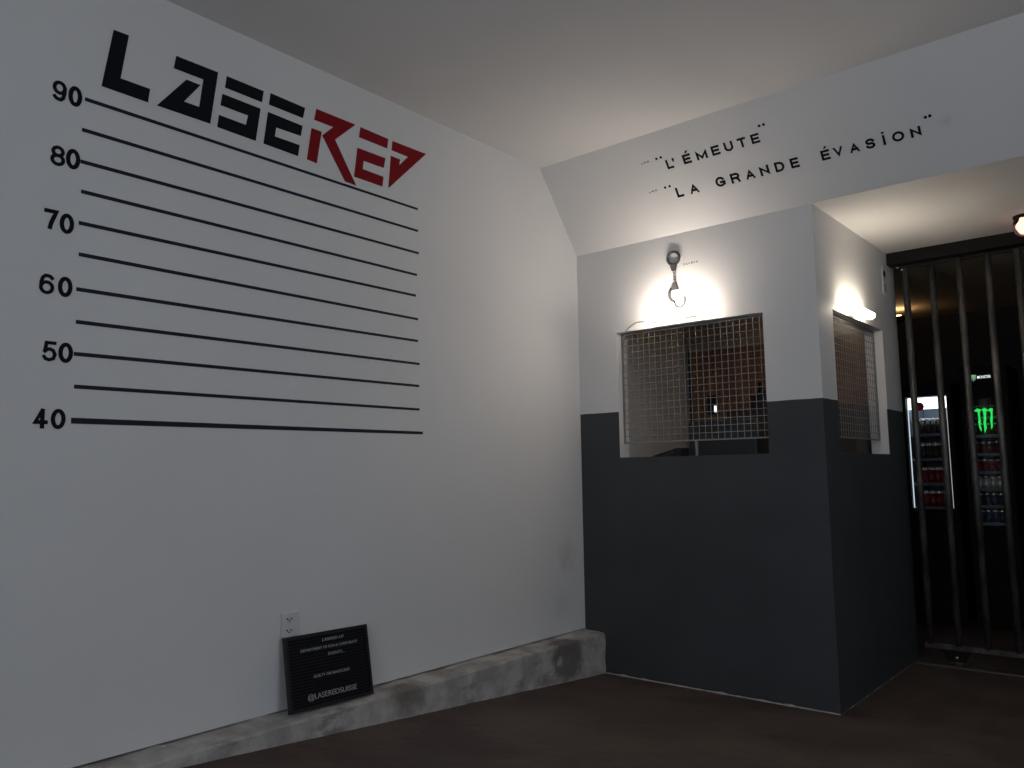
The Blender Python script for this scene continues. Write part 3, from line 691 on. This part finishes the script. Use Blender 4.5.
def cooler(name, label, x0, x1, y, depth, z0, z1, ztop, shelves, liner):
    t = thing(name, label, 'drinks cooler', ((x0 + x1) / 2, y + depth / 2, 0)); w_ = .03
    mb = MB(); mb.box((x0, y, .02), (x0 + w_, y + depth, ztop)).box((x1 - w_, y, .02), (x1, y + depth, ztop)).box((x0 + w_, y + depth - .03, .02), (x1 - w_, y + depth, ztop))
    mb.box((x0 + w_, y, z1), (x1 - w_, y + depth - .03, ztop)).box((x0 + w_, y, .02), (x1 - w_, y + depth - .03, z0)); mb.obj('cabinet', 'fridge_black', t)
    mb = MB(); mb.box((x0 + w_, y + depth - .04, z0), (x1 - w_, y + depth - .031, z1)).box((x0 + w_, y + .03, z0), (x0 + w_ + .003, y + depth - .041, z1)).box((x1 - w_ - .003, y + .03, z0), (x1 - w_, y + depth - .041, z1)); mb.obj('liner', liner, t)
    for s in shelves: MB().box((x0 + w_ + .004, y + .035, s - .022), (x1 - w_ - .004, y + depth - .045, s - .0005)).obj('shelf', 'shelf_steel', t)
    door = MB().wall(x0 + .004, x1 - .004, z0 - .04, z1 + .03, (x0 + w_, x1 - w_, z0, z1), lambda a, z: (a, y - .006, z), (0, -.028, 0)).obj('door_frame', 'fridge_black', t)
    MB().box((x0 + w_, y - .018, z0), (x1 - w_, y - .014, z1)).obj('door_glass', 'pane_glass', door)
    for fx in (x0 + .03, x1 - .05):
        MB().box((fx, y + .03, 0), (fx + .02, y + .06, .02)).obj('foot', 'fridge_black', t)
    return t
# left cooler: bright light panel on top, light strip at left jamb, reflection glow at right
L0, L1 = on(906.5, 440, 1, FY).x - .012, on(953, 440, 1, FY).x + .012
zt, zb_ = on(930, 396.5, 1, FY).z, on(930, 512, 1, FY).z
rowz = [on(930, v, 1, FY + .06).z for v in (433.5, 458, 482.5, 506)]
c1_ = cooler('drinks_cooler', 'lit black drinks cooler with a red round emblem on its white light panel', L0, L1, FY, .5, zb_, zt, zt + .09, rowz, 'fridge_liner')
pz = on(930, 408.5, 1, FY).z
MB().box((L0 + .033, FY + .02, pz), (L1 - .033, FY + .045, zt - .004)).obj('light_panel', 'panel_white', c1_)
MB().box((L0 + .032, FY + .005, zb_ + .03), (L0 + .038, FY + .010, zt - .03)).obj('glow_strip', 'strip_white', c1_)
MB().box((L1 - .042, FY + .005, zb_ + .03), (L1 - .037, FY + .010, zt - .08)).obj('glow_strip', 'jamb_reflection_glow', c1_)  # no lamp: reflections on the right jamb made as a glowing strip
MB().box((L0 + .05, FY + .05, zt - .02), (L1 - .05, FY + .35, zt - .006)).obj('inner_light', 'dim_cool_light', c1_)
ep = on(920.5, 407, 1, FY)
MB().lathe([(.032, 0), (.032, .004), (.028, .006)], (ep.x, FY - .036, ep.z), (0, -1, 0), 24).obj('round_emblem', 'emblem_red', c1_)
nn = 6; usable = (L1 - .05) - (L0 + .05)
words = ('top', 'second', 'third', 'lowest')
for r_, z in enumerate(rowz):
    mat, nm = (('can_black', 'dark'), ('can_black', 'dark'), ('can_red', 'red'), ('can_red', 'red'))[r_]
    for i in range(nn):
        can('%s slim drink can on the %s shelf of the cooler with the red emblem' % (nm, words[r_]), 'cans on the %s shelf of the emblem cooler' % words[r_],
            (L0 + .05 + usable * (i + .5) / nn, FY + .075, z), .0225, .112, mat)
# right cooler: dark, glowing green claw marks on the glass, small lit header
R0, R1 = on(964, 440, 1, FY).x, on(1012, 440, 1, FY).x
zt2, zb2 = on(990, 398, 1, FY).z, on(990, 528, 1, FY).z
ztop2 = on(985, 366, 1, FY).z
rz2 = [on(990, v, 1, FY + .06).z for v in (416, 434.5, 453, 471, 488, 505, 522)]
c2_ = cooler('drinks_cooler', 'dark drinks cooler with glowing green claw marks on its door', R0, R1, FY, .5, zb2, zt2, ztop2, rz2, 'fridge_liner_dark')
def px2(x, y, o=-.020): return on(x, y, 1, FY + o)
CL = [[(133, 490), (165, 465), (205, 478), (190, 505), (192, 540), (200, 580), (196, 620), (208, 660), (205, 688), (185, 650), (176, 600), (178, 550), (168, 500)],
      [(205, 478), (235, 458), (268, 478), (250, 500), (252, 560), (250, 610), (258, 650), (240, 705), (232, 650), (226, 600), (228, 540), (222, 495)],
      [(262, 485), (290, 462), (316, 465), (312, 500), (314, 560), (312, 610), (316, 640), (300, 668), (298, 620), (290, 580), (296, 530), (290, 495)]]
for pts in CL: MB().prism([px2(960 + x / 9.6, 360 + y / 9.6, -.020) for x, y in pts], (0, -.003, 0)).obj('claw_mark', 'sign_green', c2_)
MB().box((px2(969, 376).x, FY - .008, px2(985, 384).z), (px2(995, 376).x, FY - .0005, px2(985, 368).z)).obj('header_panel', 'fridge_black', c2_)
for k in range(3):
    a = px2(971.8 + k * 1.6, 375, -.009); b = px2(971.9 + k * 1.6, 381.5 - abs(k - 1) * 1.2, -.009)
    MB().prism([(a.x - .006, FY - .0085, a.z), (a.x + .006, FY - .0085, a.z), (b.x + .001, FY - .0085, b.z), (b.x - .003, FY - .0085, b.z)], (0, -.002, 0)).obj('small_claw_mark', 'sign_palegreen', c2_)
hp = px2(984, 378.2, -.009); hw = px2(990.8, 377).x - px2(977, 377).x
place_text('header_lettering', 'MONSTER', 'sign_white', V((hp.x, FY - .0085, hp.z)), V((1, 0, 0)), EZ, V((0, -1, 0)), .020, hw, .02, .002, c2_)
MB().box((R0 + .05, FY + .18, zt2 - .010), (R1 - .05, FY + .42, zt2 - .004)).obj('inner_light', 'dim_cool_light_low', c2_)
MB().box((R0 + .031, FY + .012, on(990, 405, 1, FY).z), (R1 - .031, FY + .022, zt2 - .001)).obj('added_valance', 'fridge_black', c2_)  # added strip that hides the inner light from view
mats2 = ['can_dark_red', 'can_dark_red', 'can_dark_red', 'can_red', 'can_silver', 'can_blue', 'can_blue']
cols2 = ['dark red', 'dark red', 'dark red', 'red', 'silver', 'blue', 'blue']
ords = ['first', 'second', 'third', 'fourth', 'fifth', 'sixth', 'seventh']
us2 = (R1 - .04) - (R0 + .04)
for r_, z in enumerate(rz2):
    for i in range(5):
        can('%s small drink can on the %s shelf down of the claw-marked cooler' % (cols2[r_], ords[r_]), 'cans on the %s shelf of the claw cooler' % ords[r_],
            (R0 + .04 + us2 * (i + .5) / 5, FY + .075, z), .0215, .085, mats2[r_])
